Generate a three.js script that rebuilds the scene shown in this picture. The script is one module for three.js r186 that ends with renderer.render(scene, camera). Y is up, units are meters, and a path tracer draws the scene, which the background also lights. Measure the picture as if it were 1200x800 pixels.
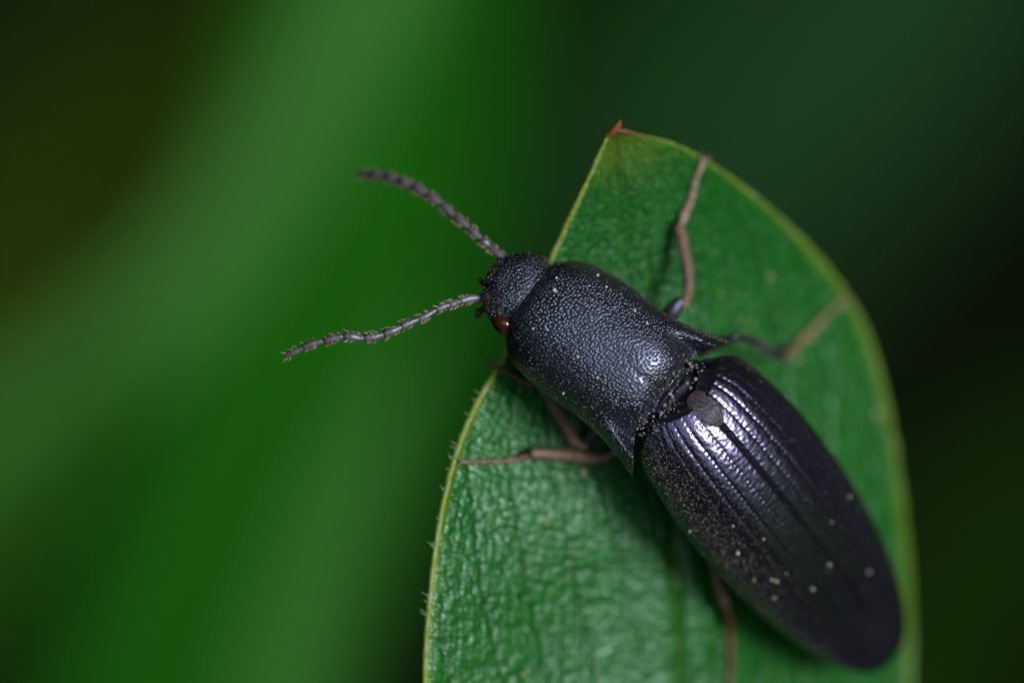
import * as THREE from 'three';
import { mergeGeometries } from 'three/addons/utils/BufferGeometryUtils.js';

// ---------------------------------------------------------------- camera, sky, sun, exposure
// Everything is modelled in units U of 14 micrometres (1200 U = the width of the sharp plane, 16.8 mm),
// in a frame whose z axis points to the lens; toWorld turns it upright and scales it to metres.
const U = 1.4e-5, DIST = 10800, LEAF_HEIGHT = 0.26;
const UP = new THREE.Vector3(0.42, -0.18, 0.89).normalize();
const XW = new THREE.Vector3(1, 0, 0).addScaledVector(UP, -UP.x).normalize();
const ZW = new THREE.Vector3().crossVectors(XW, UP).normalize();
const turn = new THREE.Matrix4().set(XW.x, XW.y, XW.z, 0, UP.x, UP.y, UP.z, 0, ZW.x, ZW.y, ZW.z, 0, 0, 0, 0, 1);
const toWorld = new THREE.Matrix4().makeTranslation(0, LEAF_HEIGHT, 0).multiply(turn.clone().multiply(new THREE.Matrix4().makeScale(U, U, U)));
const V = (x, y, z) => new THREE.Vector3(x, y, z);
const world = (v) => v.clone().applyMatrix4(toWorld);
const dirW = (v) => v.clone().applyMatrix4(turn).normalize();

const scene = new THREE.Scene();
const camera = new THREE.PerspectiveCamera(2 * Math.atan(400 / DIST) * 180 / Math.PI, 1.5, 0.01, 20);
camera.position.copy(world(V(0, 0, DIST)));
camera.up.copy(dirW(V(0, 1, 0)));
camera.lookAt(world(V(0, 0, 0)));
camera.focus = (DIST - 8) * U;
camera.setFocalLength(60);
camera.fov = 2 * Math.atan(400 / DIST) * 180 / Math.PI;
camera.updateProjectionMatrix();
camera.userData.fStop = camera.getFocalLength() * 1e-3 / (740 * U);

{ // overcast sky, a little brighter overhead
  const w = 64, h = 32, d = new Float32Array(w * h * 4);
  for (let j = 0; j < h; j++) for (let i = 0; i < w; i++) {
    const el = Math.max(0, Math.sin(((j + 0.5) / h - 0.5) * Math.PI)), b = 0.3 + 0.26 * el, k = (j * w + i) * 4;
    d[k] = 0.84 * b; d[k + 1] = 0.95 * b; d[k + 2] = 1.2 * b; d[k + 3] = 1;
  }
  const sky = new THREE.DataTexture(d, w, h, THREE.RGBAFormat, THREE.FloatType);
  sky.mapping = THREE.EquirectangularReflectionMapping; sky.magFilter = THREE.LinearFilter; sky.needsUpdate = true;
  scene.background = sky; scene.environment = sky;
}
const SUN = V(0.62, 0.02, 0.78).normalize();
const sun = new THREE.DirectionalLight(new THREE.Color(1.0, 0.97, 0.95), 1.5);
sun.position.copy(world(V(0, 0, 0)).addScaledVector(dirW(SUN), 1));
sun.target.position.copy(world(V(0, 0, 0)));
sun.castShadow = true; sun.shadow.radius = 40; sun.shadow.mapSize.set(2048, 2048);
Object.assign(sun.shadow.camera, { left: -0.03, right: 0.03, top: 0.03, bottom: -0.03, near: 0.1, far: 2 });
scene.add(sun, sun.target);
const renderer = new THREE.WebGLRenderer({ antialias: true });
renderer.toneMapping = THREE.LinearToneMapping;
renderer.toneMappingExposure = 1.72;
renderer.shadowMap.enabled = true;

// ---------------------------------------------------------------- helpers
let seed = 7;
const rnd = () => { seed = (seed + 0x6D2B79F5) | 0; let t = Math.imul(seed ^ (seed >>> 15), 1 | seed); t = (t + Math.imul(t ^ (t >>> 7), 61 | t)) ^ t; return ((t ^ (t >>> 14)) >>> 0) / 4294967296; };
const rr = (a, b) => a + (b - a) * rnd();
const hash = (x, y, k = 0) => { let h = Math.imul(x, 374761393) + Math.imul(y, 668265263) + Math.imul(k, 974711) | 0; h = Math.imul(h ^ (h >>> 13), 1274126177); return ((h ^ (h >>> 16)) >>> 0) / 4294967296; };
const lerp = (a, b, t) => a + (b - a) * t;
const clamp = (x, a = 0, b = 1) => Math.min(b, Math.max(a, x));
const smooth = (a, b, x) => { const t = clamp((x - a) / (b - a)); return t * t * (3 - 2 * t); };
function noise(x, y, k = 0) {
  const xi = Math.floor(x), yi = Math.floor(y); let fx = x - xi, fy = y - yi;
  fx = fx * fx * (3 - 2 * fx); fy = fy * fy * (3 - 2 * fy);
  return lerp(lerp(hash(xi, yi, k), hash(xi + 1, yi, k), fx), lerp(hash(xi, yi + 1, k), hash(xi + 1, yi + 1, k), fx), fy);
}
const fbm = (x, y, k = 0, n = 4) => { let s = 0, a = 0.5; for (let i = 0; i < n; i++) { s += a * noise(x, y, k + i); x *= 2.03; y *= 2.03; a *= 0.5; } return s; };
function worley(x, y, k = 0) {
  const xi = Math.floor(x), yi = Math.floor(y); let f1 = 9, f2 = 9, id = 0;
  for (let j = -1; j <= 1; j++) for (let i = -1; i <= 1; i++) {
    const cx = xi + i, cy = yi + j, dx = cx + 0.15 + 0.7 * hash(cx, cy, k) - x, dy = cy + 0.15 + 0.7 * hash(cx, cy, k + 1) - y, d = Math.hypot(dx, dy);
    if (d < f1) { f2 = f1; f1 = d; id = hash(cx, cy, k + 2); } else if (d < f2) f2 = d;
  }
  return [f1, f2, id];
}
function table(rows) { // smooth interpolation through [x, y] rows
  return (x) => {
    if (x <= rows[0][0]) return rows[0][1];
    const n = rows.length;
    if (x >= rows[n - 1][0]) return rows[n - 1][1];
    let i = 0; while (x > rows[i + 1][0]) i++;
    const [x0, y0] = rows[i], [x1, y1] = rows[i + 1], h = x1 - x0, t = (x - x0) / h;
    const sl = (a, b) => (rows[b][1] - rows[a][1]) / (rows[b][0] - rows[a][0]);
    const m0 = i > 0 ? sl(i - 1, i + 1) : sl(0, 1), m1 = i < n - 2 ? sl(i, i + 2) : sl(n - 2, n - 1);
    const t2 = t * t, t3 = t2 * t;
    return (2 * t3 - 3 * t2 + 1) * y0 + (t3 - 2 * t2 + t) * h * m0 + (-2 * t3 + 3 * t2) * y1 + (t3 - t2) * h * m1;
  };
}
// a point that is seen at (px, py) of the 1200 x 800 picture when it lies z units in front of the sharp plane
const P = (px, py, z = 0) => { const f = (DIST - z) / DIST; return V((px - 600) * f, (400 - py) * f, z); };
function grid(nu, nv, fn, uvFn, colFn) {
  const pos = [], uv = [], col = [], idx = [];
  for (let j = 0; j <= nv; j++) for (let i = 0; i <= nu; i++) {
    const u = i / nu, v = j / nv, p = fn(u, v); pos.push(p.x, p.y, p.z);
    const t = uvFn ? uvFn(u, v) : [u, v]; uv.push(t[0], t[1]);
    if (colFn) col.push(...colFn(u, v));
  }
  for (let j = 0; j < nv; j++) for (let i = 0; i < nu; i++) { const a = j * (nu + 1) + i, b = a + 1, c = a + nu + 1, d = c + 1; idx.push(a, b, d, a, d, c); }
  const g = new THREE.BufferGeometry();
  g.setAttribute('position', new THREE.Float32BufferAttribute(pos, 3)); g.setAttribute('uv', new THREE.Float32BufferAttribute(uv, 2));
  if (colFn) g.setAttribute('color', new THREE.Float32BufferAttribute(col, 3));
  g.setIndex(idx); g.computeVertexNormals(); return g;
}
function flip(g) { const a = g.index.array; for (let i = 0; i < a.length; i += 3) { const t = a[i]; a[i] = a[i + 1]; a[i + 1] = t; } g.computeVertexNormals(); return g; }
// a round body along points with radii; radii may be [across, high] pairs with reference direction
function tube(pts, radii, { n = 40, m = 12, bump = null, ref = V(0, 0, 1), tension = 0.5 } = {}) {
  const curve = new THREE.CatmullRomCurve3(pts, false, 'catmullrom', tension), rt = table(radii.map((r, i) => [i / (radii.length - 1), Array.isArray(r) ? r[0] : r])), rh = table(radii.map((r, i) => [i / (radii.length - 1), Array.isArray(r) ? r[1] : r]));
  const frames = [];
  for (let j = 0; j <= n; j++) { const p = curve.getPoint(j / n), t = curve.getTangent(j / n), s = V(0, 0, 0).crossVectors(t, ref).normalize(), q = V(0, 0, 0).crossVectors(s, t).normalize(); frames.push([p, s, q, t]); }
  const g = grid(m, n + 6, (u, v) => {
    let j = Math.round(v * (n + 6)) - 3; const over = j < 0 ? -j : j > n ? j - n : 0; j = clamp(j, 0, n);
    const [p, s, q, t] = frames[j], end = j === 0 ? -1 : 1, sc = [1, 0.86, 0.55, 0.0][over], ex = [0, 0.35, 0.62, 0.75][over];
    const a = u * Math.PI * 2, f = j / n, b = bump ? bump(u, f) : 0, ra = rt(f) * sc + b * sc, rb = rh(f) * sc + b * sc;
    return p.clone().addScaledVector(s, Math.cos(a) * ra).addScaledVector(q, Math.sin(a) * rb).addScaledVector(t, end * ex * Math.min(rt(f), rh(f)) * (over ? 1 : 0));
  }, (u, v) => [u, v]);
  weld(g, m, n + 6); return flip(g);
}
function weld(g, nu, nv) { // close the seam of a round grid
  const a = g.index.array; for (let i = 0; i < a.length; i++) if (a[i] % (nu + 1) === nu) a[i] -= nu;
}
function bake(g, base) { g.applyMatrix4(toWorld); g.translate(-base.x, -base.y, -base.z); g.computeBoundingSphere(); return g; }
const counts = {};
function numbered(name) { const k = counts[name] = (counts[name] ?? -1) + 1; return k ? `${name}_${String(k).padStart(3, '0')}` : name; }
function thing(name, label, category, basePoint, group, kind) {
  const o = new THREE.Group(); o.name = numbered(name); o.position.copy(basePoint); scene.add(o);
  o.userData = { label, category }; if (group) o.userData.group = group; if (kind) o.userData.kind = kind;
  o.userData_base = basePoint; return o;
}
let root = null, base = null;
function part(name, geos, mat, parent = root, extra) {
  const list = Array.isArray(geos) ? geos : [geos], g = list.length > 1 ? mergeGeometries(list) : list[0];
  const m = new THREE.Mesh(bake(g, base), mat); m.name = name; m.castShadow = m.receiveShadow = true;
  if (extra) Object.assign(m.userData, extra);
  parent.add(m); return m;
}
function limb(name, parent = root) { const o = new THREE.Group(); o.name = name; parent.add(o); return o; }
const rgb = (r, g, b) => new THREE.Color().setRGB(r, g, b);
const std = (o) => new THREE.MeshPhysicalMaterial(o);
function dataMap(n, fn, srgb) {
  const d = new Uint8Array(n * n * 4);
  for (let j = 0; j < n; j++) for (let i = 0; i < n; i++) { const c = fn((i + 0.5) / n, (j + 0.5) / n), k = (j * n + i) * 4; if (Array.isArray(c)) for (let q = 0; q < 3; q++) { const x = clamp(c[q]); d[k + q] = 255 * (srgb ? (x <= 0.0031308 ? x * 12.92 : 1.055 * x ** (1 / 2.4) - 0.055) : x); } else d[k] = d[k + 1] = d[k + 2] = 255 * clamp(c); d[k + 3] = 255; }
  const t = new THREE.DataTexture(d, n, n); t.magFilter = THREE.LinearFilter; t.minFilter = THREE.LinearMipmapLinearFilter; t.generateMipmaps = true; t.wrapS = t.wrapT = THREE.RepeatWrapping;
  if (srgb) t.colorSpace = THREE.SRGBColorSpace; t.needsUpdate = true; return t;
}

// ---------------------------------------------------------------- the setting: dark ground and undergrowth
{
  const g = grid(60, 60, (u, v) => V((u - 0.5) * 6, (fbm(u * 90, v * 90, 3) - 0.5) * 0.012, (v - 0.5) * -6), (u, v) => [u * 30, v * 30]);
  flip(g); const up = g.attributes.normal.getY(1800); if (up < 0) flip(g);
  const map = dataMap(256, (u, v) => { const n = fbm(u * 12, v * 12, 9); return [0.005 + 0.009 * n, 0.01 + 0.018 * n, 0.003 + 0.004 * n]; }, true);
  const m = new THREE.Mesh(g, std({ map, roughness: 1, specularIntensity: 0.15 })); m.name = 'ground'; m.receiveShadow = m.castShadow = true;
  m.userData = { label: 'dark mossy ground far below the leaf', kind: 'structure' }; scene.add(m);
}
function leafletGeometry() {
  return grid(4, 8, (u, v) => { const w = 0.5 * Math.sin(Math.PI * Math.min(1, v * 0.97 + 0.03)) ** 0.8 * 0.36, x = (u - 0.5) * 2; return V(x * w, v, 0.1 * Math.sin(v * 3) - 0.12 * w * (1 - x * x)); });
}
{
  const mat = std({ color: rgb(0.08, 0.23, 0.015), roughness: 0.8, transmission: 0.6, thickness: 0, side: THREE.DoubleSide });
  const list = [], c = world(V(0, 0, 0)), view = dirW(V(0, 0, -1)), sd = dirW(SUN);
  let tries = 0;
  while (list.length < 8500 && tries++ < 90000) {
    const el = Math.asin(rr(-0.35, 0.99)), az = rr(0, 6.2832), d = V(Math.cos(el) * Math.cos(az), Math.sin(el), Math.cos(el) * Math.sin(az));
    if (d.dot(view) > 0.80 || d.dot(sd) > 0.84 + 0.05 * (noise(az * 3, el * 6, 4) - 0.5) || d.dot(view) < -0.93) continue;
    const r = rr(0.34, 0.6), p = c.clone().addScaledVector(d, r); if (p.y < 0.02) continue;
    const q = new THREE.Quaternion().setFromEuler(new THREE.Euler(rr(0.5, 2.2), rr(0, 6.28), rr(-0.5, 0.5), 'YXZ')), s = rr(0.05, 0.1);
    list.push(new THREE.Matrix4().compose(p, q, V(s, s, s)));
  }
  for (let i = 0; i < 125; i++) { // the layer of leaves beside the view that keeps the sun off what lies deeper
    const p = world(V(rr(2350, 6800), rr(-3600, 3600), rr(-4700, -3900)));
    const q = new THREE.Quaternion().setFromEuler(new THREE.Euler(1.5708 + rr(-0.5, 0.5), rr(0, 6.28), 0, 'YXZ')), s = rr(0.013, 0.02);
    list.push(new THREE.Matrix4().compose(p, q, V(s, s, s)));
  }
  const im = new THREE.InstancedMesh(leafletGeometry(), mat, list.length); list.forEach((m, i) => { im.setMatrixAt(i, m); im.setColorAt(i, rgb(rr(0.5, 1.3), rr(0.6, 1.2), rr(0.5, 1.1))); });
  im.name = 'undergrowth'; im.castShadow = im.receiveShadow = true;
  im.userData = { label: 'dense green undergrowth standing all around the leaf', category: 'undergrowth', kind: 'stuff' }; scene.add(im);
}
{
  const sprig = [];
  for (let i = 0; i < 62; i++) { // a leafy sprig beside the beetle's rear, whose green the wing cases mirror
    const d = V(0.82 + rr(-0.25, 0.3), -0.5 + rr(-0.5, 0.34), 0.24 + rr(-0.4, 0.28)).normalize(), p = world(d.clone().multiplyScalar(rr(4600, 7600)).add(V(350, -200, -200)));
    const q = new THREE.Quaternion().setFromUnitVectors(V(0, 0, 1), dirW(d.add(V(rr(-0.5, 0.5), rr(-0.5, 0.5), rr(-0.5, 0.5))))), s = rr(0.018, 0.03);
    sprig.push(new THREE.Matrix4().compose(p, q, V(s, s, s)));
  }
  const im = new THREE.InstancedMesh(leafletGeometry(), std({ color: rgb(0.15, 0.4, 0.025), roughness: 1, transmission: 0.75, thickness: 0, side: THREE.DoubleSide }), sprig.length);
  sprig.forEach((m, i) => im.setMatrixAt(i, m)); im.name = 'leafy_sprig'; im.castShadow = im.receiveShadow = true;
  im.userData = { label: 'thin fresh green leaves of a sprig standing beside the beetle', category: 'sprig', kind: 'stuff' }; scene.add(im);
}
// out-of-focus blades and leaves behind
function blade(name, label, category, pts, width, z, color, { rough = 0.5, bow = 0.2, roll = 0, group = 'blurred leaves behind the beetle' } = {}) {
  const C = pts.map(([x, y, dz = 0]) => P(x, y, z + dz)), last = C[C.length - 1];
  const down = UP.clone().multiplyScalar(-1), toGround = (LEAF_HEIGHT / U + last.dot(UP));
  const along = last.clone().sub(C[C.length - 2]).setLength(1500);
  C.push(last.clone().addScaledVector(along, 0.8).addScaledVector(down, toGround * 0.35), last.clone().addScaledVector(along, 1).addScaledVector(down, toGround * 1.0));
  const curve = new THREE.CatmullRomCurve3(C, false, 'centripetal'), nv = 60, nIn = pts.length - 1, L = curve.getLength(); let Lin = 0;
  { const c2 = new THREE.CatmullRomCurve3(C.slice(0, pts.length), false, 'centripetal'); Lin = c2.getLength() / L; }
  const wf = table([[0, 0.02], [Lin * 0.22, 0.75], [Lin * 0.5, 1], [Lin * 0.9, 0.9], [Math.min(0.97, Lin + 0.25 * (1 - Lin)), 0.3], [1, 0.16]]);
  const f = (DIST - z) / DIST, W = width * f / 2, th = 12;
  const side = (sgn) => (u, v) => {
    const p = curve.getPointAt(v), t = curve.getTangentAt(v); let s = V(0, 0, 0).crossVectors(t, V(0, 0, 1)).normalize(); s.applyAxisAngle(t, roll);
    const n = V(0, 0, 0).crossVectors(s, t).normalize(), x = (u - 0.5) * 2, w = W * wf(v);
    return p.addScaledVector(s, x * w).addScaledVector(n, bow * w * (x * x) * 1 - 0.05 * w * Math.exp(-x * x * 60) + sgn * th * (1 - x * x));
  };
  root = thing(name, label, category, world(C[C.length - 1]), group); base = root.position;
  const a = grid(16, nv, side(1)), b = flip(grid(16, nv, side(-1)));
  part('blade', [a, b], std({ color: rgb(...color), roughness: rough, specularIntensity: 0.2 }));
  const rib = []; for (let i = 0; i <= 14; i++) { const v = 0.02 + 0.95 * i / 14, q = side(-1)(0.5, v); rib.push(q); }
  part('midrib', tube(rib, [W * 0.02, W * 0.05, W * 0.06, W * 0.06, W * 0.05], { n: 50, m: 8 }), std({ color: rgb(color[0] * 1.5 + 0.01, color[1] * 1.2, color[2] * 1.2), roughness: 0.6 }));
}
blade('grass_blade', 'broad bright green blurred blade behind both antennae', 'grass blade', [[545, -420], [485, -150], [440, 100], [385, 350], [300, 600], [205, 850], [100, 1200]], 330, -4600, [0.008, 0.12, 0.001], { rough: 0.8, bow: 0.1 });
blade('grass_blade', 'pale grey-green blurred blade crossing above the far antenna', 'grass blade', [[640, -420], [480, -90], [365, 120], [275, 270], [165, 390], [40, 480], [-120, 580]], 105, -3600, [0.05, 0.21, 0.03], { rough: 0.6, bow: 0.25 });
blade('grass_blade', 'pale blurred blade tip below the near antenna beside the leaf edge', 'grass blade', [[495, 340], [450, 470], [408, 600], [355, 760], [295, 960], [220, 1250]], 120, -3000, [0.035, 0.18, 0.018], { rough: 0.6, bow: 0.2 });
blade('grass_blade', 'olive blurred blade in the upper corner beyond the pale blade', 'grass blade', [[420, -150], [260, 50], [100, 240], [-60, 400], [-260, 600]], 250, -9000, [0.055, 0.1, 0.004], { rough: 0.9 });
blade('grass_blade', 'narrow olive-brown blurred blade low beside the bright broad one', 'grass blade', [[170, 380], [110, 470], [35, 575], [-60, 700], [-170, 860]], 85, -2900, [0.018, 0.09, 0.002], { rough: 0.8 });
blade('blurred_leaf', 'large dim grey-green leaf far beyond the broken leaf tip', 'leaf', [[1320, -300], [1150, -90], [980, 80], [850, 230], [760, 380]], 330, -8000, [0.042, 0.15, 0.045], { rough: 0.7 });
blade('blurred_leaf', 'dark green leaf far behind the head and the broken leaf tip', 'leaf', [[800, -300], [750, -60], [700, 160], [650, 400], [630, 600]], 150, -8000, [0.015, 0.1, 0.008], { rough: 0.9 });
blade('blurred_leaf', 'dim olive-green leaf low behind the rear end of the beetle', 'leaf', [[1330, 480], [1230, 580], [1140, 720], [1060, 900], [1000, 1100]], 270, -7000, [0.03, 0.1, 0.008], { rough: 0.9 });

// ---------------------------------------------------------------- the leaf the beetle sits on
const ROWS = [[714, 151, 722, 149, 729, 153], [690, 205, 738, 200, 792, 170], [662, 265, 752, 260, 850, 203], [630, 335, 763, 330, 915, 256], [592, 413, 772, 410, 975, 320], [556, 475, 780, 490, 1017, 390], [530, 540, 786, 570, 1042, 480], [512, 620, 791, 655, 1058, 580],
  [501, 710, 795, 745, 1068, 690], [496, 800, 798, 840, 1068, 800], [500, 900, 800, 950, 1050, 930], [525, 1020, 805, 1070, 1010, 1070], [590, 1160, 810, 1210, 955, 1220], [700, 1300, 815, 1340, 890, 1345], [806, 1420, 818, 1425, 830, 1422]];
const rowT = [0, 1, 2, 3, 4, 5].map((k) => table(ROWS.map((r, i) => [i / 14, r[k]])));
const leftX = table([[140, 720], [165, 706], [225, 680], [290, 650], [335, 630], [400, 600], [475, 556], [540, 530], [620, 512], [720, 500], [800, 496], [1500, 490]]);
const midX = table([[140, 718], [149, 722], [200, 738], [260, 752], [330, 763], [410, 772], [490, 780], [655, 791], [840, 798], [1400, 816]]);
const marginZ = table([[140, -52], [300, -82], [400, -84], [500, -58], [600, -36], [800, -42], [1500, -60]]);
function leafZ(px, py) {
  const u = Math.max(0, px - leftX(py));
  const um = Math.max(20, midX(py) - leftX(py)), a = Math.min(u, um), b = Math.max(0, u - um);
  return marginZ(py) - (0.62 * a - 0.16 * a * a / um) - (0.85 * b - 24 * (1 - Math.exp(-b / 40))) - 0.08 * Math.max(0, py - 450) * smooth(0, 300, u);
}
function leafXY(u, v) { // u -1..1 across, v 0..1 from tip to stalk
  const [lx, ly, mx, my, rx, ry] = rowT.map((f) => f(v)), a = u * (u - 1) / 2, b = 1 - u * u, c = u * (u + 1) / 2;
  return [a * lx + b * mx + c * rx, a * ly + b * my + c * ry];
}
const LEAFLEN = 1290;
function leafRelief(u, v) {
  const x = u * 285, y = v * LEAFLEN;
  const w = Math.abs(u) + 0.045 * (noise(y / 90, u * 3 + 5, 21) - 0.5);
  const ph = w * 5.0 + y * 0.0043, fr = ph - Math.floor(ph), vein = Math.exp(-(Math.min(fr, 1 - fr) ** 2) / 0.006);
  const cw = y / 44 + Math.floor(ph) * 0.37 - w * 2.2 + 0.5 * noise(x / 40, y / 40, 31), cf = cw - Math.floor(cw), cross = Math.exp(-(Math.min(cf, 1 - cf) ** 2) / 0.008);
  const mid = Math.exp(-((x / 9) ** 2));
  const e = smooth(0.0, 0.1, 1 - Math.abs(u));
  return { vein: vein * e, cross: cross * e, mid, x, y };
}
function leafPoint(u, v, down = 0) {
  const [px, py] = leafXY(u, v), r = leafRelief(u, v), edge = smooth(0, 0.03, 1 - Math.abs(u));
  const cell = worley(r.x / 12, r.y / 12, 47)[0], bulge = edge * (2.0 * (0.5 - cell) -1.0 * r.vein - 0.7 * r.cross - 5 * r.mid * smooth(0.05, 0.4, v) + 2.4 * (fbm(r.x / 26, r.y / 26, 41, 3) - 0.5) + 7 * (noise(r.x / 120, r.y / 120, 44) - 0.5));
  return P(px, py, leafZ(px, py) + bulge - down * (2 + 10 * edge));
}
root = thing('green_leaf', 'broad green leaf with a broken brown tip carrying the black beetle', 'leaf', world(P(818, 1425, leafZ(818, 1425)))); base = root.position;
{
  const n = 1400, S = (u) => [(u[0] - 0.5) * 2, u[1]];
  const color = dataMap(n, (a, b) => {
    const u = (a - 0.5) * 2, v = b, r = leafRelief(u, v), f = fbm(r.x / 9, r.y / 9, 51, 3), c = fbm(r.x / 70, r.y / 70, 55, 3), e = 1 - Math.abs(u);
    const rim = (1 - smooth(0.0, 0.045 + 0.02 * noise(r.y / 14, 3, 61), e)), tip = 1 - smooth(0.0, 0.11, v + 0.05 * (noise(r.x / 12, r.y / 12, 63) - 0.5));
    let C = [0.0015 + 0.004 * f + 0.005 * c, 0.07 + 0.043 * f + 0.03 * c, 0.003 + 0.006 * f];
    const vn = Math.max(0.55 * r.vein, 0.3 * r.cross); C = [C[0] * (1 + 0.3 * vn), C[1] * (1 - 0.5 * vn), C[2] * (1 - 0.5 * vn)];
    C = C.map((x, i) => lerp(x, [0.03, 0.12, 0.003][i], 0.5 * smooth(0.02, 0.3, v) * Math.min(1, r.mid * 1.5)));
    C = C.map((x, i) => lerp(x, [0.12, 0.21, 0.01][i], rim * 0.75));
    C = C.map((x, i) => lerp(x, [0.15, 0.25, 0.01][i], tip * 0.7));
    const dead = smooth(0.02, 0.004, v + 0.012 * (noise(r.x / 5, r.y / 5, 65) - 0.5)); C = C.map((x, i) => lerp(x, [0.16, 0.055, 0.014][i], dead * 0.85));
    const sp = worley(r.x / 42, r.y / 42, 67); if (sp[2] > 0.86) C = C.map((x, i) => lerp(x, [0.1, 0.13, 0.03][i], 0.75 * smooth(0.085, 0.03, sp[0])));
    return C;
  }, true);
  const bump = dataMap(2000, (a, b) => {
    const u = (a - 0.5) * 2, x = u * 285, y = b * LEAFLEN, w = worley(x / 6.4, y / 6.4, 71), w2 = worley(x / 3 + 50, y / 3, 75);
    return 0.55 * clamp(1 - w[0] * w[0] * 1.2) * (0.5 + 0.9 * w[2]) + 0.12 * (1 - w2[0]) + 0.25 * fbm(x / 14, y / 14, 78, 2);
  });
  const rough = dataMap(512, (a, b) => { const x = (a - 0.5) * 570, y = b * LEAFLEN; return 0.2 + 0.36 * fbm(x / 11, y / 11, 81, 3); });
  const m = std({ map: color, bumpMap: bump, bumpScale: 1.6 * U, roughnessMap: rough, roughness: 1, ior: 1.56, specularColor: rgb(0.66, 1, 0.8) });
  const top = grid(300, 560, (u, v) => leafPoint(u * 2 - 1, v), (u, v) => [u, v]);
  const bottom = flip(grid(120, 220, (u, v) => leafPoint(u * 2 - 1, v, 1), (u, v) => [u, v]));
  flip(top); flip(bottom);
  part('blade', [top, bottom], m);
  const rimMap = dataMap(256, (a, b) => { const f = fbm(a * 5, b * 160, 91, 3), g = smooth(0.35, 0.75, noise(b * 190, a * 3, 95)); return [0.12 + 0.16 * f + 0.1 * g * f, 0.2 + 0.2 * f + 0.06 * g * f, 0.015 + 0.2 * g * f]; }, true);
  const mm = std({ map: rimMap, roughness: 0.5 });
  for (const s of [-1, 1]) {
    const pts = []; for (let i = 0; i <= 70; i++) pts.push(leafPoint(s, 0.006 + 0.985 * i / 70).add(V(-s * 1.5, 0, -2)));
    part('leaf_margin', tube(pts, s < 0 ? [2, 3.2, 3.6, 3.3, 3.4, 3.2, 3.2, 2] : [1.6, 2.2, 2.4, 2.2, 2.2, 2.2, 2.2, 1.6], { n: 560, m: 12, bump: (a, f) => 1.5 * (noise(a * 4, f * 240, 97) - 0.4) + 0.9 * (noise(a * 5, f * 520, 99) - 0.5) }), mm);
  }
  const ribPts = []; for (let i = 0; i <= 30; i++) ribPts.push(leafPoint(0, 0.14 + 0.85 * i / 30).add(V(0, 0, -2)));
  part('midrib', tube(ribPts, [0.8, 1.6, 2.8, 4.2, 5.5, 8, 11], { n: 160, m: 10 }), std({ color: rgb(0.018, 0.1, 0.003), roughness: 0.6, specularIntensity: 0.5 }));
  // ragged dry tip
  const dry = std({ color: rgb(0.24, 0.06, 0.015), roughness: 0.7 }), dry2 = std({ color: rgb(0.2, 0.09, 0.035), roughness: 0.8 });
  const tz = leafZ(722, 149);
  part('dry_tip', tube([P(713, 160, tz), P(719, 153, tz + 2), P(724, 147, tz + 4), P(727, 141, tz + 7)], [2.2, 4.6, 3.8, 1.2], { n: 20, m: 10, bump: (a, f) => 1.4 * (noise(a * 5, f * 9, 101) - 0.5) }), dry);
  part('dry_tip', tube([P(722, 151, tz), P(733, 154, leafZ(733, 154)), P(745, 157, leafZ(745, 157)), P(758, 160, leafZ(758, 160))], [2.8, 2.6, 2.2, 0.8], { n: 24, m: 10, bump: (a, f) => 1.6 * (noise(a * 5, f * 14, 105) - 0.5) }), dry2);
  part('stalk', tube([leafPoint(0, 0.985), P(830, 1500, -480), P(850, 1750, -1400), P(900, 2100, -5000), P(880, 2100, -19000)], [9, 13, 15, 20, 28], { n: 60, m: 12 }), std({ color: rgb(0.06, 0.13, 0.02), roughness: 0.6 }));
  const hairs = [];
  for (let i = 0; i < 20; i++) { const s = rnd() < 0.85 ? -1 : 1, v = rr(0.3, 0.62), a = leafPoint(s, v), l = rr(4, 11); hairs.push(tube([a, a.clone().add(V(s * l * 0.45, 0.25 * l, 0.2 * l)), a.clone().add(V(s * l * 0.8, rr(0.4, 0.8) * l, 0.4 * l))], [0.35, 0.28, 0.1], { n: 5, m: 5 })); }
  part('leaf_hair', hairs, std({ color: rgb(0.45, 0.5, 0.35), roughness: 0.5 }), root, { kind: 'stuff' });
}

// ---------------------------------------------------------------- the beetle
const FP = { o: P(625, 352, -31), a: V(0.807, -0.59, 0), p: V(0.59, 0.807, 0), n: V(0, 0, 1) };
function tilt(f, along, roll) { // rear end lowered by `along`, then rolled towards the right-hand side
  const a = f.a.clone().multiplyScalar(Math.cos(along)).addScaledVector(f.n, -Math.sin(along)), n0 = f.n.clone().multiplyScalar(Math.cos(along)).addScaledVector(f.a, Math.sin(along));
  return { o: f.o, a, n: n0.clone().multiplyScalar(Math.cos(roll)).addScaledVector(f.p, Math.sin(roll)), p: f.p.clone().multiplyScalar(Math.cos(roll)).addScaledVector(n0, -Math.sin(roll)) };
}
const at = (f, s, t, h) => f.o.clone().addScaledVector(f.a, s).addScaledVector(f.p, t).addScaledVector(f.n, h);
const thorax = tilt(FP, -0.07, 0.05);
const TAU = 0.43, DROOP = (s) => 42 * Math.max(0, s / 387) ** 2.2, wing = tilt({ o: P(803, 472, -40), a: V(0.632, -0.775, 0), p: V(0.775, 0.632, 0), n: V(0, 0, 1) }, TAU, 0.3);
const K = 1.195;

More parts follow.
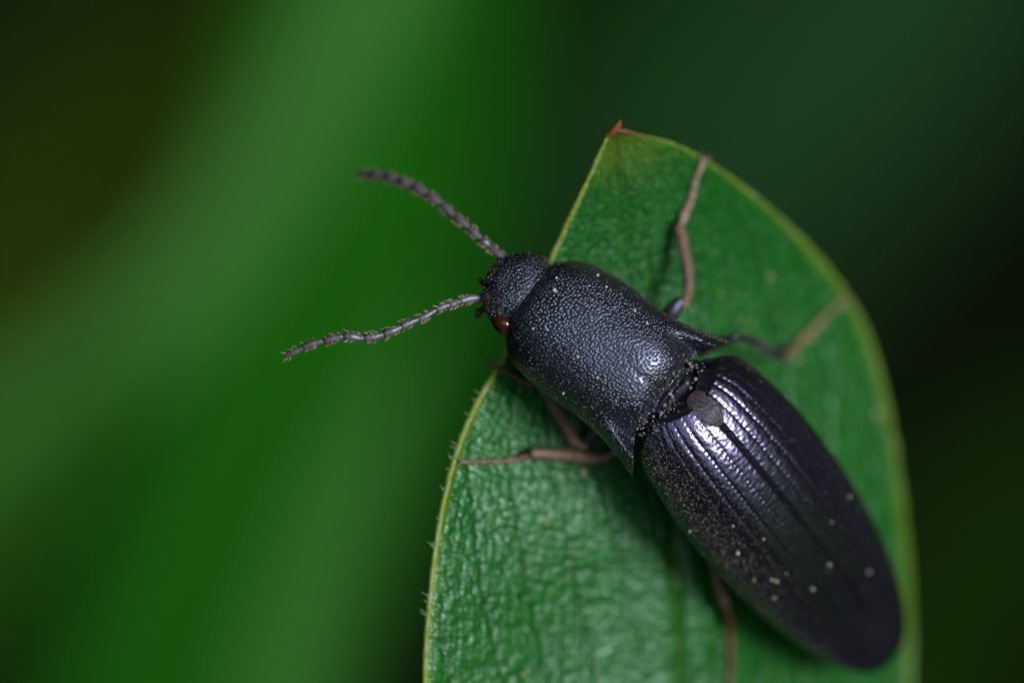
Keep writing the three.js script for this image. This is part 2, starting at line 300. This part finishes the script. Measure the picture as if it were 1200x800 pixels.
root = thing('click_beetle', 'black click beetle with finely pitted thorax and ribbed wing cases on the leaf', 'beetle', world(P(800, 560, leafZ(800, 560)))); base = root.position;
const chitin = (o) => std({ color: rgb(0.008, 0.0075, 0.01), roughness: 0.34, ior: 2.25, specularColor: rgb(0.62, 0.72, 1.0), ...o });
const VC = chitin({ color: rgb(1, 1, 1), vertexColors: true, roughness: 0.3 });
const WC = chitin({ color: rgb(1, 1, 1), vertexColors: true, roughness: 0.21, specularColor: rgb(0.66, 0.61, 1.0) });
const dull = chitin({ color: rgb(0.006, 0.0055, 0.006), roughness: 0.55, ior: 1.5 });

// underside: one continuous body from the throat to the end of the abdomen
{
  const st = [];
  const add = (f, s, w, d, h) => st.push({ c: at(f, s, 0, 0), f, w, d, h });
  for (const [s, w, d, h] of [[-12, 10, 12, 8], [0, 38, 36, 20], [25, 60, 52, 16], [60, 72, 60, 10], [100, 74, 64, 8], [140, 72, 64, 10], [172, 60, 62, 16], [196, 40, 54, 24]]) add(thorax, s, w, d, h);
  for (const [s, w, d, h] of [[-22, 46, 58, 14], [0, 68, 66, 24], [40, 82, 68, 6], [90, 90, 58, 6], [150, 88, 52, 5], [210, 80, 46, 4], [270, 66, 42, 3], [320, 48, 30, 2], [360, 26, 16, 1], [376, 4, 4, 0]]) { add(wing, s * K, w, d, h); st[st.length - 1].c.addScaledVector(wing.n, -DROOP(s)).addScaledVector(wing.p, 0.3 * DROOP(s)); }
  const f = (k) => (v) => { const x = v * (st.length - 1), i = Math.min(st.length - 2, Math.floor(x)), t = smooth(0, 1, x - i); return k(st[i]).clone ? k(st[i]).clone().lerp(k(st[i + 1]), x - i) : lerp(k(st[i]), k(st[i + 1]), t); };
  const c = f((q) => q.c), p = f((q) => q.f.p), n = f((q) => q.f.n), w = f((q) => q.w), d = f((q) => q.d), h = f((q) => q.h);
  const g = grid(48, 170, (u, v) => { const a = u * Math.PI * 2, y = Math.sin(a); const rib = 1 - 0.03 * Math.max(0, Math.sin(v * 60)) ; return c(v).addScaledVector(p(v).normalize(), Math.cos(a) * w(v)).addScaledVector(n(v).normalize(), y > 0 ? y * h(v) : y * d(v) * rib); });
  weld(g, 48, 170); flip(g);
  part('body', g, dull);
}
// pronotum
const pit = (x, y, cell, depth, k) => { const [f1] = worley(x / cell, y / cell, k); return -depth * (1 - smooth(0.1, 0.42, f1)); };
{
  const hw = table([[-6, 50], [3, 59], [12, 67.5], [36, 76.5], [65, 80.5], [90, 81], [115, 80], [150, 81.5], [182, 88], [216, 98]]);
  const H = table([[-6, 42], [0, 52], [12, 58], [40, 64], [90, 66], [130, 65], [160, 60], [178, 50], [190, 33]]);
  const end = table([[0, 190], [0.35, 191], [0.5, 189], [0.64, 191], [0.78, 200], [0.9, 210], [1, 217]]);
  const side = (sgn) => (u, v) => {
    const q = u * 2 - 1, x = lerp(q, Math.sin(q * Math.PI / 2), 0.85), ax = Math.abs(x), s = lerp(-4, end(ax), v) - 5 * (1 - v) ** 8 * (1 - x * x), W = hw(s);
    let hh = H(Math.min(s, 190)) * (1 - ax ** 2.7) ** 0.6;
    const back = smooth(140, 195, s) * smooth(0.55, 0.78, ax); // hind angles, raised into a keel
    hh = hh * (1 - 0.5 * back) + back * 17 * Math.exp(-(((ax - 0.86) / 0.09) ** 2));
    hh -= 16 * smooth(150, 190, s) * Math.exp(-(((ax - 0.62) / 0.13) ** 2));
    hh -= 1.5 * smooth(120, 186, s) * Math.exp(-((ax / 0.05) ** 2));
    hh += 1.6 * smooth(0.94, 0.985, ax);
    const arc = q * W * 1.35, fade = smooth(1, 0.994, ax);
    const m = fade * (pit(s, arc, 3.9, 1.0, 11) + 0.2 * (noise(s / 1.7, arc / 1.7, 15) - 0.5)) + 1.4 * (noise(s / 30, arc / 30, 17) - 0.5);
    return at(thorax, s, x * W, hh + m);
  };
  const col = (u, v) => {
    const x = Math.sin((u - 0.5) * Math.PI), ax = Math.abs(x), s = v * 200, e = smooth(0.95, 0.995, ax), q = Math.max(e * (0.4 + 0.6 * noise(s / 9, 2, 19)), smooth(0.035, 0.0, v) * noise(x * 20, 1, 20), 0);
    const b = 0.8 + 0.5 * noise(s / 6, x * 15, 23); return [lerp(0.012 * b, 0.085, q), lerp(0.0115 * b, 0.042, q), lerp(0.015 * b, 0.022, q)];
  };
  part('pronotum', grid(330, 320, side(1), null, col), VC);
}
// head
const headFrame = tilt({ ...thorax, o: at(thorax, 0, -2, -3) }, 0.34, 0.14);
{
  const hw = table([[0, 4], [4, 17], [12, 30], [24, 43], [38, 49], [52, 50], [66, 46]]), H = table([[0, 0], [4, 14], [12, 26], [26, 35], [42, 39], [66, 41]]);
  const dome = (x, q) => { const W = hw(q), ax = Math.abs(x); let h = H(q) * (1 - ax ** 2.2) ** 0.6; h -= 3.5 * Math.exp(-(((q - 20) / 13) ** 2) - (x / 0.4) ** 2); const m = smooth(1, 0.95, ax) * pit(q, x * W * 1.1, 4.0, 0.95, 27) + 0.2 * (noise(q / 1.6, x * 40, 29) - 0.5); return at(headFrame, q - 66, x * W, h + m); };
  const hc = (u, v) => { const x = u * 2 - 1, e = Math.max(smooth(0.9, 1, Math.abs(x)), smooth(0.12, 0.0, v)) * noise(x * 12, v * 30, 33), b = 0.8 + 0.5 * noise(v * 20, x * 15, 23); return [lerp(0.012 * b, 0.09, e), lerp(0.0125 * b, 0.05, e), lerp(0.017 * b, 0.02, e)]; };
  const top = grid(170, 150, (u, v) => dome(u * 2 - 1, v * 66), null, hc);
  const under = flip(grid(40, 30, (u, v) => { const x = u * 2 - 1, q = v * 66; return at(headFrame, q - 66, x * hw(q), -H(q) * 0.6 * Math.sqrt(Math.max(0, 1 - x * x))); }, null, () => [0.012, 0.011, 0.012]));
  const head = part('head', [top, under], VC);
  const eyeMat = std({ color: rgb(0.05, 0.014, 0.007), roughness: 0.14, clearcoat: 0.5, clearcoatRoughness: 0.1 });
  for (const s of [-1, 1]) {
    const c = at(headFrame, -17, s * 44, s < 0 ? 12 : -16), g = new THREE.SphereGeometry(1, 40, 28), pa = g.attributes.position;
    for (let i = 0; i < pa.count; i++) { const d = V().fromBufferAttribute(pa, i), f = 1 + 0.006 * Math.sin(d.x * 34) * Math.sin(d.y * 34) * Math.sin(d.z * 34), q = c.clone().addScaledVector(headFrame.a, d.x * 16 * f).addScaledVector(headFrame.p, d.y * 12 * f).addScaledVector(headFrame.n, d.z * 15 * f); pa.setXYZ(i, q.x, q.y, q.z); }
    g.computeVertexNormals(); part('eye', g, eyeMat, head);
  }
  const palp = std({ color: rgb(0.12, 0.055, 0.04), roughness: 0.4 });
  part('mouthpart', tube([P(574, 356, -50), P(566, 361, -46), P(560, 366, -44), P(559, 371, -44)], [4, 3.6, 4.2, 3], { n: 20, m: 10 }), palp, head);
  part('mouthpart', tube([P(574, 330, -52), P(566, 331, -50), P(562, 328, -46)], [4, 3.6, 3], { n: 14, m: 10 }), palp, head);
}
// scutellum
{
  const f = { ...wing, o: at(wing, 0, 0, 0) }, top = table([[-30, 25], [-20, 36], [-12, 44], [-4, 50], [8, 55.5], [30, 58.5]]);
  const shape = (x, v) => { const w = (16 + 2.5 * noise(v * 6, x > 0 ? 3 : 9, 36)) * Math.sqrt(Math.max(0, 1 - (v * 2 - 1) ** 2)) ** 0.8 * (1 - 0.25 * v), s = v * 40 - 18; return at(f, s * K, x * w, top(s) - 0.0045 * (x * w) ** 2 + 1.3 * (1 - x ** 4) * Math.sin(Math.PI * v) ** 0.5 - 1.3 + 1.0 * (noise(s / 2.2, x * 9, 35) - 0.5)); };
  part('scutellum', grid(50, 50, (u, v) => shape(u * 2 - 1, v), null, (u, v) => { const n = fbm(u * 12, v * 12, 37, 3); return [0.015 + 0.09 * n * n * 1.6, 0.01 + 0.06 * n * n * 1.6, 0.01 + 0.05 * n * n * 1.6]; }), chitin({ color: rgb(1, 1, 1), vertexColors: true, roughness: 0.5, ior: 1.6 }));
}
// wing cases
{
  const W = table([[-26, 60], [-18, 68], [-8, 76], [10, 87], [45, 95], [85, 100], [126, 101], [190, 97], [250, 87], [300, 74], [345, 55], [370, 38], [381, 23], [387, 0]]);
  const H = table([[-26, 30], [-18, 40], [-8, 47], [10, 54], [60, 62], [130, 64], [200, 59], [270, 47], [330, 31], [370, 15], [387, 0]]);
  const s0 = table([[0, -14], [0.12, -17], [0.3, -22], [0.5, -26], [0.7, -22], [0.88, -10], [1, 8]]);
  for (const sgn of [-1, 1]) {
    const pos = (u, v) => {
      const s = lerp(s0(u), 387, v ** 1.0), phi = u * 1.62, w = W(s), h = H(s);
      let x = w * Math.sin(Math.min(phi, 1.5708)) ** 0.92, z = h * Math.cos(phi) ** (phi < 1.5 ? 0.9 : 1);
      if (phi > 1.5) z = h * Math.cos(phi) * 1; if (!(z === z)) z = 0;
      const tipf = smooth(387, 330, s), arc = u * 9.2, st = arc - Math.floor(arc), near = Math.min(st, 1 - st);
      const dots = 0.75 + 0.25 * Math.sin(s * K * 0.95 + Math.floor(arc + 0.5) * 2.1);
      let d = -0.6 * Math.exp(-(near * near) / 0.018) * dots * tipf * smooth(0, 0.05, u);
      d += 0.22 * tipf * (1 - (2 * near - 1) ** 2);
      d -= 1.5 * Math.exp(-((u / 0.012) ** 2));
      const y = u * 110;
      d += 0.22 * (noise(s / 3.2, y / 2.4, 43) - 0.5) + 0.18 * (noise(s / 1.6, y / 1.4, 45) - 0.5) + 0.2 * (noise(s / 18, y / 10, 47) - 0.5);
      d -= 0.15 * smooth(0.45, 0.1, worley(s / 7, y / 6, 49)[0]);
      const front = smooth(0.03, 0, v); d -= front * front * 9;
      const nx = Math.sin(phi), nz = Math.cos(phi);
      return at(wing, s * K, sgn * (x + 0.5 + d * nx) + 0.3 * DROOP(s), z + d * nz - DROOP(s));
    };
    const col = (u, v) => {
      const s = v * 387, e = Math.max(smooth(0.95, 1, u) * noise(s / 8, 3, 51), smooth(0.008, 0.002, v) * noise(u * 14, 5, 53) * 0.2, 0), b = 0.7 + 0.7 * fbm(s / 9, u * 14, 55, 3);
      const soil = smooth(0.62, 0.8, u + 0.2 * (noise(s / 40, u * 4, 57) - 0.5)) * smooth(0.36, 0.6, fbm(s / 5, u * 26, 59, 3)) * 0.6;
      return [lerp(lerp(0.006 * b, 0.07, soil), 0.12, e), lerp(lerp(0.0055 * b, 0.055, soil), 0.055, e), lerp(lerp(0.008 * b, 0.046, soil), 0.025, e)];
    };
    let g = grid(170, 520, pos, null, col); if (sgn < 0) flip(g);
    part('wing_case', g, WC);
  }
}
// antennae
function antenna(pts, widths, hairSide, hn) {
  const A = limb('antenna'), curve = new THREE.CatmullRomCurve3(pts), cuts = [0, 0.115, 0.165, 0.245, 0.335, 0.425, 0.515, 0.605, 0.695, 0.785, 0.88, 1];
  const am = chitin({ color: rgb(0.13, 0.11, 0.115), roughness: 0.45 }), hm = std({ color: rgb(0.33, 0.29, 0.16), roughness: 0.5 }), hairs = [];
  const wt = table(widths.map(([a, b]) => [a, b * 0.93]));
  for (let k = 0; k < 11; k++) {
    const a = cuts[k], b = cuts[k + 1], q = [0, 0.3, 0.65, 0.95].map((t) => curve.getPoint(lerp(a, b, t))), w = wt((a + b) / 2);
    const name = k === 0 ? 'scape' : k === 1 ? 'pedicel' : 'antenna_segment';
    const r = k === 0 ? [w * 0.8, w * 1.05, w * 1.05, w * 0.85] : k === 10 ? [w * 0.62, w * 0.95, w * 0.8, w * 0.35] : [w * 0.55, w * 0.82, w * 1.1, w * 1.0];
    part(name, tube(q, r, { n: 22, m: 18, bump: (x, f) => 0.7 * (noise(x * 9, f * 9 + k * 20, 61) - 0.5) }), am, A);
    const bd = curve.getTangent((a + b) / 2), sd = V(0, 0, 0).crossVectors(bd, V(0, 0, 1)).normalize();
    for (let i = 0; i < hn; i++) {
      const t = lerp(a, b, 0.15 + 0.85 * rnd() ** 0.6), c = curve.getPoint(t), ang = rr(-0.9, 0.9) + (rnd() < hairSide ? 0 : Math.PI), dir = sd.clone().multiplyScalar(Math.cos(ang)).add(V(0, 0, Math.sin(ang))), s = c.addScaledVector(dir, wt(t) * 0.93), l = rr(2.2, 5);
      hairs.push(tube([s, s.clone().addScaledVector(dir, l * 0.5).addScaledVector(bd, l * 0.35), s.clone().addScaledVector(dir, l * 0.75).addScaledVector(bd, l * 0.9)], [0.65, 0.5, 0.2], { n: 4, m: 5 }));
    }
  }
  part('hair', hairs, hm, A, { kind: 'stuff' });
}
antenna([[576, 348, -30], [549, 350, -18], [530, 356, -10], [515, 361, -6], [497, 371, -4], [480, 378, -2], [463, 386, 0], [445, 393, 0], [425, 396, 0], [405, 394, 0], [385, 398, -4], [365, 403, -8], [345, 412, -14], [332, 418, -18]].map((q) => P(...q)), [[0, 5.2], [0.1, 5.2], [0.2, 4.4], [0.6, 5.4], [0.9, 4.6], [1, 4]], 0.5, 18);
antenna([[592, 305, -34], [575, 290, -40], [555, 272, -48], [535, 255, -58], [515, 238, -70], [495, 224, -82], [475, 214, -95], [455, 207, -110], [435, 204, -125], [417, 204, -140]].map((q) => P(...q)), [[0, 6], [0.1, 6], [0.2, 5.2], [0.6, 6.6], [0.9, 6], [1, 5]], 0.2, 26);
// legs: each femur, tibia, five foot segments and a claw
const legMap = dataMap(128, (a, b) => { const n = fbm(a * 6, b * 26, 121, 4), k = smooth(0.55, 0.75, fbm(a * 9 + 4, b * 40, 127, 2)); return [0.11 + 0.17 * n - 0.05 * k, 0.07 + 0.12 * n - 0.03 * k, 0.046 + 0.088 * n - 0.02 * k]; }, true);
const brown = std({ map: legMap, roughness: 0.5 }), darkLeg = chitin({ color: rgb(0.022, 0.017, 0.02), roughness: 0.4 }), redBrown = std({ color: rgb(0.14, 0.055, 0.022), roughness: 0.45 }), pale = std({ color: rgb(0.24, 0.165, 0.085), roughness: 0.5 });
function leg(femur, fr, tibia, tr, tarsus, tw, mats) {
  tr = tr.map((x) => x * 0.96); fr = fr.map((x) => x * 0.94); tw *= 0.9; const L = limb('leg'), q = (a) => a.map((x) => P(...x));
  const rough = (k) => (x, f) => 0.8 * (noise(x * 7, f * 16, k) - 0.5);
  part('femur', tube(q(femur), fr, { n: 30, m: 16, bump: rough(71) }), mats[0], L);
  part('tibia', tube(q(tibia), tr, { n: 44, m: 16, bump: rough(73) }), mats[1], L);
  const c = new THREE.CatmullRomCurve3(q(tarsus)), cut = [0, 0.28, 0.47, 0.62, 0.74, 0.97];
  for (let k = 0; k < 5; k++) { const p = [0, 0.35, 0.7, 0.97].map((t) => c.getPoint(lerp(cut[k], cut[k + 1], t))), w = tw * (1 - 0.08 * k); part('foot_segment', tube(p, [w * 0.6, w * 0.8, w * 1.05, w * 0.9], { n: 14, m: 12 }), mats[2], L); }
  const e = c.getPoint(0.96), t = c.getTangent(1), s = V(0, 0, 0).crossVectors(t, V(0, 0, 1)).normalize();
  for (const d of [-1, 1]) part('claw', tube([e, e.clone().addScaledVector(t, tw * 1.1).addScaledVector(s, d * tw * 0.7).add(V(0, 0, 1)), e.clone().addScaledVector(t, tw * 2).addScaledVector(s, d * tw * 0.9).add(V(0, 0, -2))], [tw * 0.34, tw * 0.28, 0.3], { n: 10, m: 7 }), mats[2], L);
  const hairs = [], tc = new THREE.CatmullRomCurve3(q(tibia)), tt = table(tr.map((r, i) => [i / (tr.length - 1), r]));
  for (let i = 0; i < 80; i++) { const v = rnd(), p = tc.getPoint(v), b = tc.getTangent(v), s2 = V(0, 0, 0).crossVectors(b, V(0, 0, 1)).normalize(), a = rr(0, 6.28), d = s2.multiplyScalar(Math.cos(a)).add(V(0, 0, Math.sin(a))), o = p.addScaledVector(d, tt(v) * 0.9), l = rr(2, 4); hairs.push(tube([o, o.clone().addScaledVector(d, l * 0.6).addScaledVector(b, l * 0.4), o.clone().addScaledVector(d, l).addScaledVector(b, l)], [0.45, 0.35, 0.15], { n: 3, m: 4 })); }
  part('hair', hairs, pale, L, { kind: 'stuff' });
}
const on = (x, y, h = 4) => [x, y, leafZ(x, y) + h];
leg([[720, 478, -110], [704, 498, -112], [688, 518, -116]], [9, 11, 7], [[686, 524, -116], [670, 514, -114], [654, 484, -102], [633, 452, -84]], [4.5, 6.2, 7.6, 5], [[634, 453, -81], [617, 449, -78], [600, 440, -75], [584, 431, -73], [568, 425, -74]], 4.2, [darkLeg, brown, redBrown]);
leg([[745, 512, -120], [724, 528, -125], [708, 535, -122]], [9, 8, 6], [[712, 536, -120], [690, 537, -118], [655, 532, -95], [624, 531, -80]], [5, 6.6, 7.4, 6], [[628, 532, -80], on(610, 537, 8), on(590, 540, 6), on(562, 541, 5), on(537, 541, 5)], 5, [darkLeg, brown, brown]);
leg([[850, 610, -150], [842, 630, -156], [837, 650, -162]], [9, 8, 6], [[836, 652, -162], [840, 675, -166], [846, 695, -172], [850, 708, -180]], [5, 6.5, 7, 6], [[851, 710, -180], on(855, 735, 8), on(857, 760, 6), on(856, 785, 6), on(853, 812, 6)], 5.5, [darkLeg, brown, redBrown]);
leg([[770, 385, -110], [785, 368, -98], [797, 352, -94]], [9, 11, 8], [[801, 358, -94], [807, 335, -104], [803, 300, -114], [796, 266, -122]], [6.5, 6.4, 7.4, 6.6], [[797, 268, -122], on(803, 248, 8), on(809, 236, 6), on(815, 212, 6), on(825, 187, 6)], 6.6, [darkLeg, brown, std({ color: rgb(0.3, 0.21, 0.16), roughness: 0.5 })]);
leg([[820, 412, -128], [842, 402, -120], [862, 394, -112]], [8, 7, 5], [[862, 394, -112], [884, 400, -150], [900, 410, -165], [918, 420, -188]], [4.5, 5, 5, 4.5], [[918, 420, -189], on(935, 404, 8), on(950, 388, 7), on(970, 368, 6), on(992, 349, 6)], 6.4, [darkLeg, darkLeg, pale]);
leg([[905, 535, -240], [930, 522, -232], [952, 512, -236]], [8, 8, 6], [[955, 511, -238], [952, 530, -262], [940, 560, -278]], [6, 6, 5], [[940, 560, -280], on(930, 580, 5), on(925, 600, 5), on(920, 620, 5)], 4.5, [std({ color: rgb(0.04, 0.022, 0.02), roughness: 0.5 }), darkLeg, darkLeg]);

// ---------------------------------------------------------------- pollen and dirt
const pollenMat = std({ color: rgb(0.4, 0.38, 0.2), roughness: 0.6 }), paleMat = std({ color: rgb(0.55, 0.55, 0.42), roughness: 0.5 });
function speck(c, r, k) { const g = new THREE.IcosahedronGeometry(1, 2), p = g.attributes.position; for (let i = 0; i < p.count; i++) { const d = V().fromBufferAttribute(p, i), f = r * (1 + 0.22 * (noise(d.x * 2 + k * 7, d.y * 2 + d.z * 1.7, 83) - 0.5)); p.setXYZ(i, c.x + d.x * f, c.y + d.y * f, c.z + d.z * f); } g.computeVertexNormals(); return g; }
const beetle = root, backs = new Map();
{ // the highest point of the beetle's back over each unit cell
  const inv = toWorld.clone().invert(), tInv = turn.clone().invert(), p = V(), n = V();
  beetle.traverse((o) => {
    if (!/pronotum|wing_case|head|scutellum/.test(o.name)) return;
    const a = o.geometry.attributes;
    for (let i = 0; i < a.position.count; i++) {
      p.fromBufferAttribute(a.position, i).add(beetle.position).applyMatrix4(inv); const f = DIST / (DIST - p.z), k = Math.round((600 + p.x * f) / 1.5) * 4096 + Math.round((400 - p.y * f) / 1.5), e = backs.get(k);
      if (!e || e[0].z < p.z) { n.fromBufferAttribute(a.normal, i).transformDirection(tInv); if (n.z < 0) n.negate(); backs.set(k, [p.clone(), n.clone()]); }
    }
  });
}
function onBeetle(px, py) { const e = backs.get(Math.round(px / 1.5) * 4096 + Math.round(py / 1.5)); return e && [e[0].clone(), e[1].clone()]; }
function grain(c, r, label, group, mat) { root = thing('pollen_grain', label, 'pollen grain', world(c), group); base = root.position; const m = part('grain', speck(c, r, rnd() * 50), mat); scene.remove(root); root.remove(m); m.position.copy(root.position); m.name = root.name; m.userData = root.userData; scene.add(m); }
for (const [x, y, r, t] of [[902, 324, 3.4, 'blurred yellow pollen grain alone on the leaf between the two far legs'], [933, 420, 3.6, 'blurred yellow pollen grain beside the knee of the far middle leg'], [952, 397, 3.4, 'blurred yellow pollen grain beside the pale foot of the far middle leg'], [846, 346, 2, 'faint small pollen grain on the leaf right beside the far front leg'],
  [880, 378, 2.2, 'faint pollen grain on the leaf just above the far middle knee'], [1028, 484, 4, 'yellow pollen grain close to the far margin of the leaf'], [683, 553, 4.2, 'large cream pollen grain on the leaf just under the near middle leg'], [640, 613, 2.4, 'yellowish pollen grain on the pale sheen of the leaf below the near middle foot'], [613, 790, 2.4, 'yellowish pollen grain on the leaf at the bottom edge of the photo']]) grain(P(x, y, leafZ(x, y) + r * 1.2), r, t, 'pollen grains on the leaf', pollenMat);
for (const [x, y, r, t] of [[650, 340, 2.6, 'largest cream pollen grain on the front part of the pitted thorax'], [652, 325, 1.6, 'small cream pollen grain at the front edge of the thorax next to the head'], [700, 323, 1.8, 'cream pollen grain by the upper edge of the thorax near its front'], [710, 336, 1.6, 'cream pollen grain just behind the one at the upper thorax edge'],
  [744, 365, 1.7, 'cream pollen grain on the far slope of the thorax halfway back'], [758, 378, 1.6, 'cream pollen grain on the far slope of the thorax before its hind corner'], [624, 385, 1.4, 'tiny pollen grain on the thorax close behind the red-brown eye'], [640, 386, 1.3, 'tiny pollen grain on the thorax a little inward from the eye'],
  [676, 419, 1.7, 'cream pollen grain in the middle of the near thorax slope'], [700, 443, 1.8, 'cream pollen grain on the near thorax slope towards the wing cases'], [660, 461, 1.5, 'small cream pollen grain by the near edge of the thorax above the front leg']]) { const q = onBeetle(x, y); if (q) grain(q[0].addScaledVector(q[1], r * 0.7), r, t, 'pollen grains on the thorax', paleMat); }
for (const [x, y, r, t] of [[972, 662, 2.4, 'pale pollen grain beside the wing case seam in the rear third'], [905, 513, 1.6, 'pale pollen grain on the far wing case well before its middle'], [904, 680, 1.7, 'front grain of the touching pair of pollen grains on the near wing case'], [911, 681, 1.9, 'rear grain of the touching pair of pollen grains on the near wing case'], [864, 648, 2.2, 'pollen grain on the dusty near flank where the hind leg comes out'],
  [883, 679, 1.5, 'pollen grain on the near flank between hind leg and the touching pair'], [907, 700, 1.9, 'lowest pollen grain on the near flank, below the touching pair'], [922, 672, 1.3, 'tiny pollen grain just above the touching pair on the near wing case'], [953, 690, 1.9, 'pale pollen grain on the near wing case, rearmost before the tip'], [809, 623, 1.4, 'pollen grain at the near edge of the wing cases over the leaf midrib'],
  [860, 617, 1.3, 'tiny pollen grain in a groove at the middle of the near wing case'], [895, 632, 1.6, 'pollen grain near the centre of the near wing case'], [1018, 671, 1.9, 'blurred pollen grain on the dark far wing case near the tip'], [840, 448, 1.2, 'tiny pollen grain on the shoulder of the far wing case'], [996, 582, 1.5, 'blurred pollen grain at the far edge of the wing cases'], [975, 612, 1.4, 'blurred pollen grain on the dark far wing case behind its middle']]) { const q = onBeetle(x, y); if (q) grain(q[0].addScaledVector(q[1], r * 0.6), r, t, 'pollen grains on the wing cases', rnd() < 0.5 ? pollenMat : paleMat); }
{ // short pale hairs lying backwards all over the upper side
  const all = [...backs.entries()], g = new THREE.CapsuleGeometry(0.3, 1.7, 2, 5), m = std({ color: rgb(1, 1, 1), roughness: 0.45 }), put = [], y = V(0, 1, 0);
  g.scale(U, U, U);
  for (let i = 0; i < all.length; i++) {
    const [k, [p, n]] = all[i], px = Math.floor(k / 4096) * 1.5, py = (k % 4096) * 1.5, d = (px - 625) * 0.807 + (py - 352) * 0.59, w = (px - 803) * -0.775 + (py - 472) * 0.632;
    const onWing = d > 195, share = onWing ? 0.03 + 0.42 * smooth(10, 75, w) * (1 - 0.8 * smooth(420, 620, d)) : d < 0 ? 0.36 : 0.13;
    if (rnd() > share) continue;
    const dir = V(onWing ? 0.632 : 0.807, onWing ? -0.775 : -0.59, 0).add(V(rr(-0.5, 0.5), rr(-0.5, 0.5), 0)); dir.addScaledVector(n, -dir.dot(n)).normalize().addScaledVector(n, 0.25).normalize();
    const c = p.clone().addScaledVector(n, 0.25).add(V(rr(-0.7, 0.7), rr(-0.7, 0.7), 0)), s = rr(0.55, 1.1), b = rr(0.05, 0.3) * (d < 0 ? 1.3 : 1);
    put.push([new THREE.Matrix4().compose(world(c).sub(beetle.position), new THREE.Quaternion().setFromUnitVectors(y, dirW(dir)), V(s * (onWing ? 0.6 : 1), s * (onWing ? 1.0 : 0.9), s * (onWing ? 0.6 : 1))), onWing ? rgb(b * 0.95, b * 0.88, b * 0.84) : rgb(b * 0.85, b * 0.95, b * 1.2)]);
  }
  const im = new THREE.InstancedMesh(g, m, put.length); put.forEach((q, i) => { im.setMatrixAt(i, q[0]); im.setColorAt(i, q[1]); });
  im.name = 'fine_hair'; im.userData.kind = 'stuff'; im.castShadow = im.receiveShadow = true; beetle.add(im);
}
{ // crumbs of dirt in the joint, and dust
  root = thing('dirt_crumbs', 'yellowish and grey dirt crumbs in the gap between thorax and wing cases', 'dirt', world(P(780, 470, -40)), null, 'stuff'); base = root.position;
  const yellow = [], grey = [], blue = [];
  for (let i = 0; i < 210; i++) {
    const t = rr(-1, 1), j = rr(-1, 1.8), s = 188 + 11 * j, c0 = at(thorax, s, t * 52, 24 - 10 * j * (j > 0 ? 1.6 : 0.6) - 14 * t * t), y = rnd() < 0.28, r = y ? rr(0.5, 1.5) : rr(0.8, 2.8);
    const p2 = [600 + c0.x, 400 - c0.y], q = onBeetle(...p2), c = q && q[0].z > c0.z - 30 ? q[0].addScaledVector(q[1], r * 0.5) : c0;
    (y ? yellow : grey).push(speck(c, r, i));
  }
  for (let i = 0; i < 70; i++) { const t = rr(-1, 1); (rnd() < 0.3 ? yellow : rnd() < 0.4 ? blue : grey).push(speck(at(thorax, rr(190, 212), t * 58, rr(16, 30) - 16 * t * t), rr(0.8, 1.4) * (1 + 1.6 * rnd() ** 4), i + 400)); }
  part('crumbs', yellow, std({ color: rgb(0.34, 0.29, 0.16), roughness: 0.7 }), root, { kind: 'stuff' });
  part('crumbs', blue, std({ color: rgb(0.16, 0.17, 0.22), roughness: 0.3 }), root, { kind: 'stuff' });
  part('crumbs', grey, std({ color: rgb(0.05, 0.05, 0.07), roughness: 0.25 }), root, { kind: 'stuff' });
  root = thing('pollen_dust', 'fine golden dust sprinkled over the edges of the beetle', 'dust', world(P(780, 470, -30)), null, 'stuff'); base = root.position;
  const dust = [];
  for (let i = 0; i < 1500 && dust.length < 330; i++) {
    const near = rnd(); let x, y;
    if (near < 0.05) { const t = rnd(); x = lerp(604, 742, t) + rr(0, 24); y = lerp(398, 552, t) - rr(0, 18); } else if (near < 0.42) { const t = rnd(); x = lerp(752, 860, t) + rr(-2, 30); y = lerp(545, 680, t) + rr(-24, 2); } else if (near < 0.5) { const a = rr(2.2, 4.6), q = rr(34, 46); x = 610 + q * Math.cos(a); y = 335 - q * Math.sin(a); } else { x = rr(570, 1050); y = rr(290, 770); }
    const q = onBeetle(x, y); if (!q) continue; const r = rr(0.3, 0.85); dust.push(speck(q[0].addScaledVector(q[1], r * 0.6), r, i));
  }
  part('dust', dust, std({ color: rgb(0.3, 0.25, 0.13), roughness: 0.7 }), root, { kind: 'stuff' });
}
renderer.render(scene, camera);
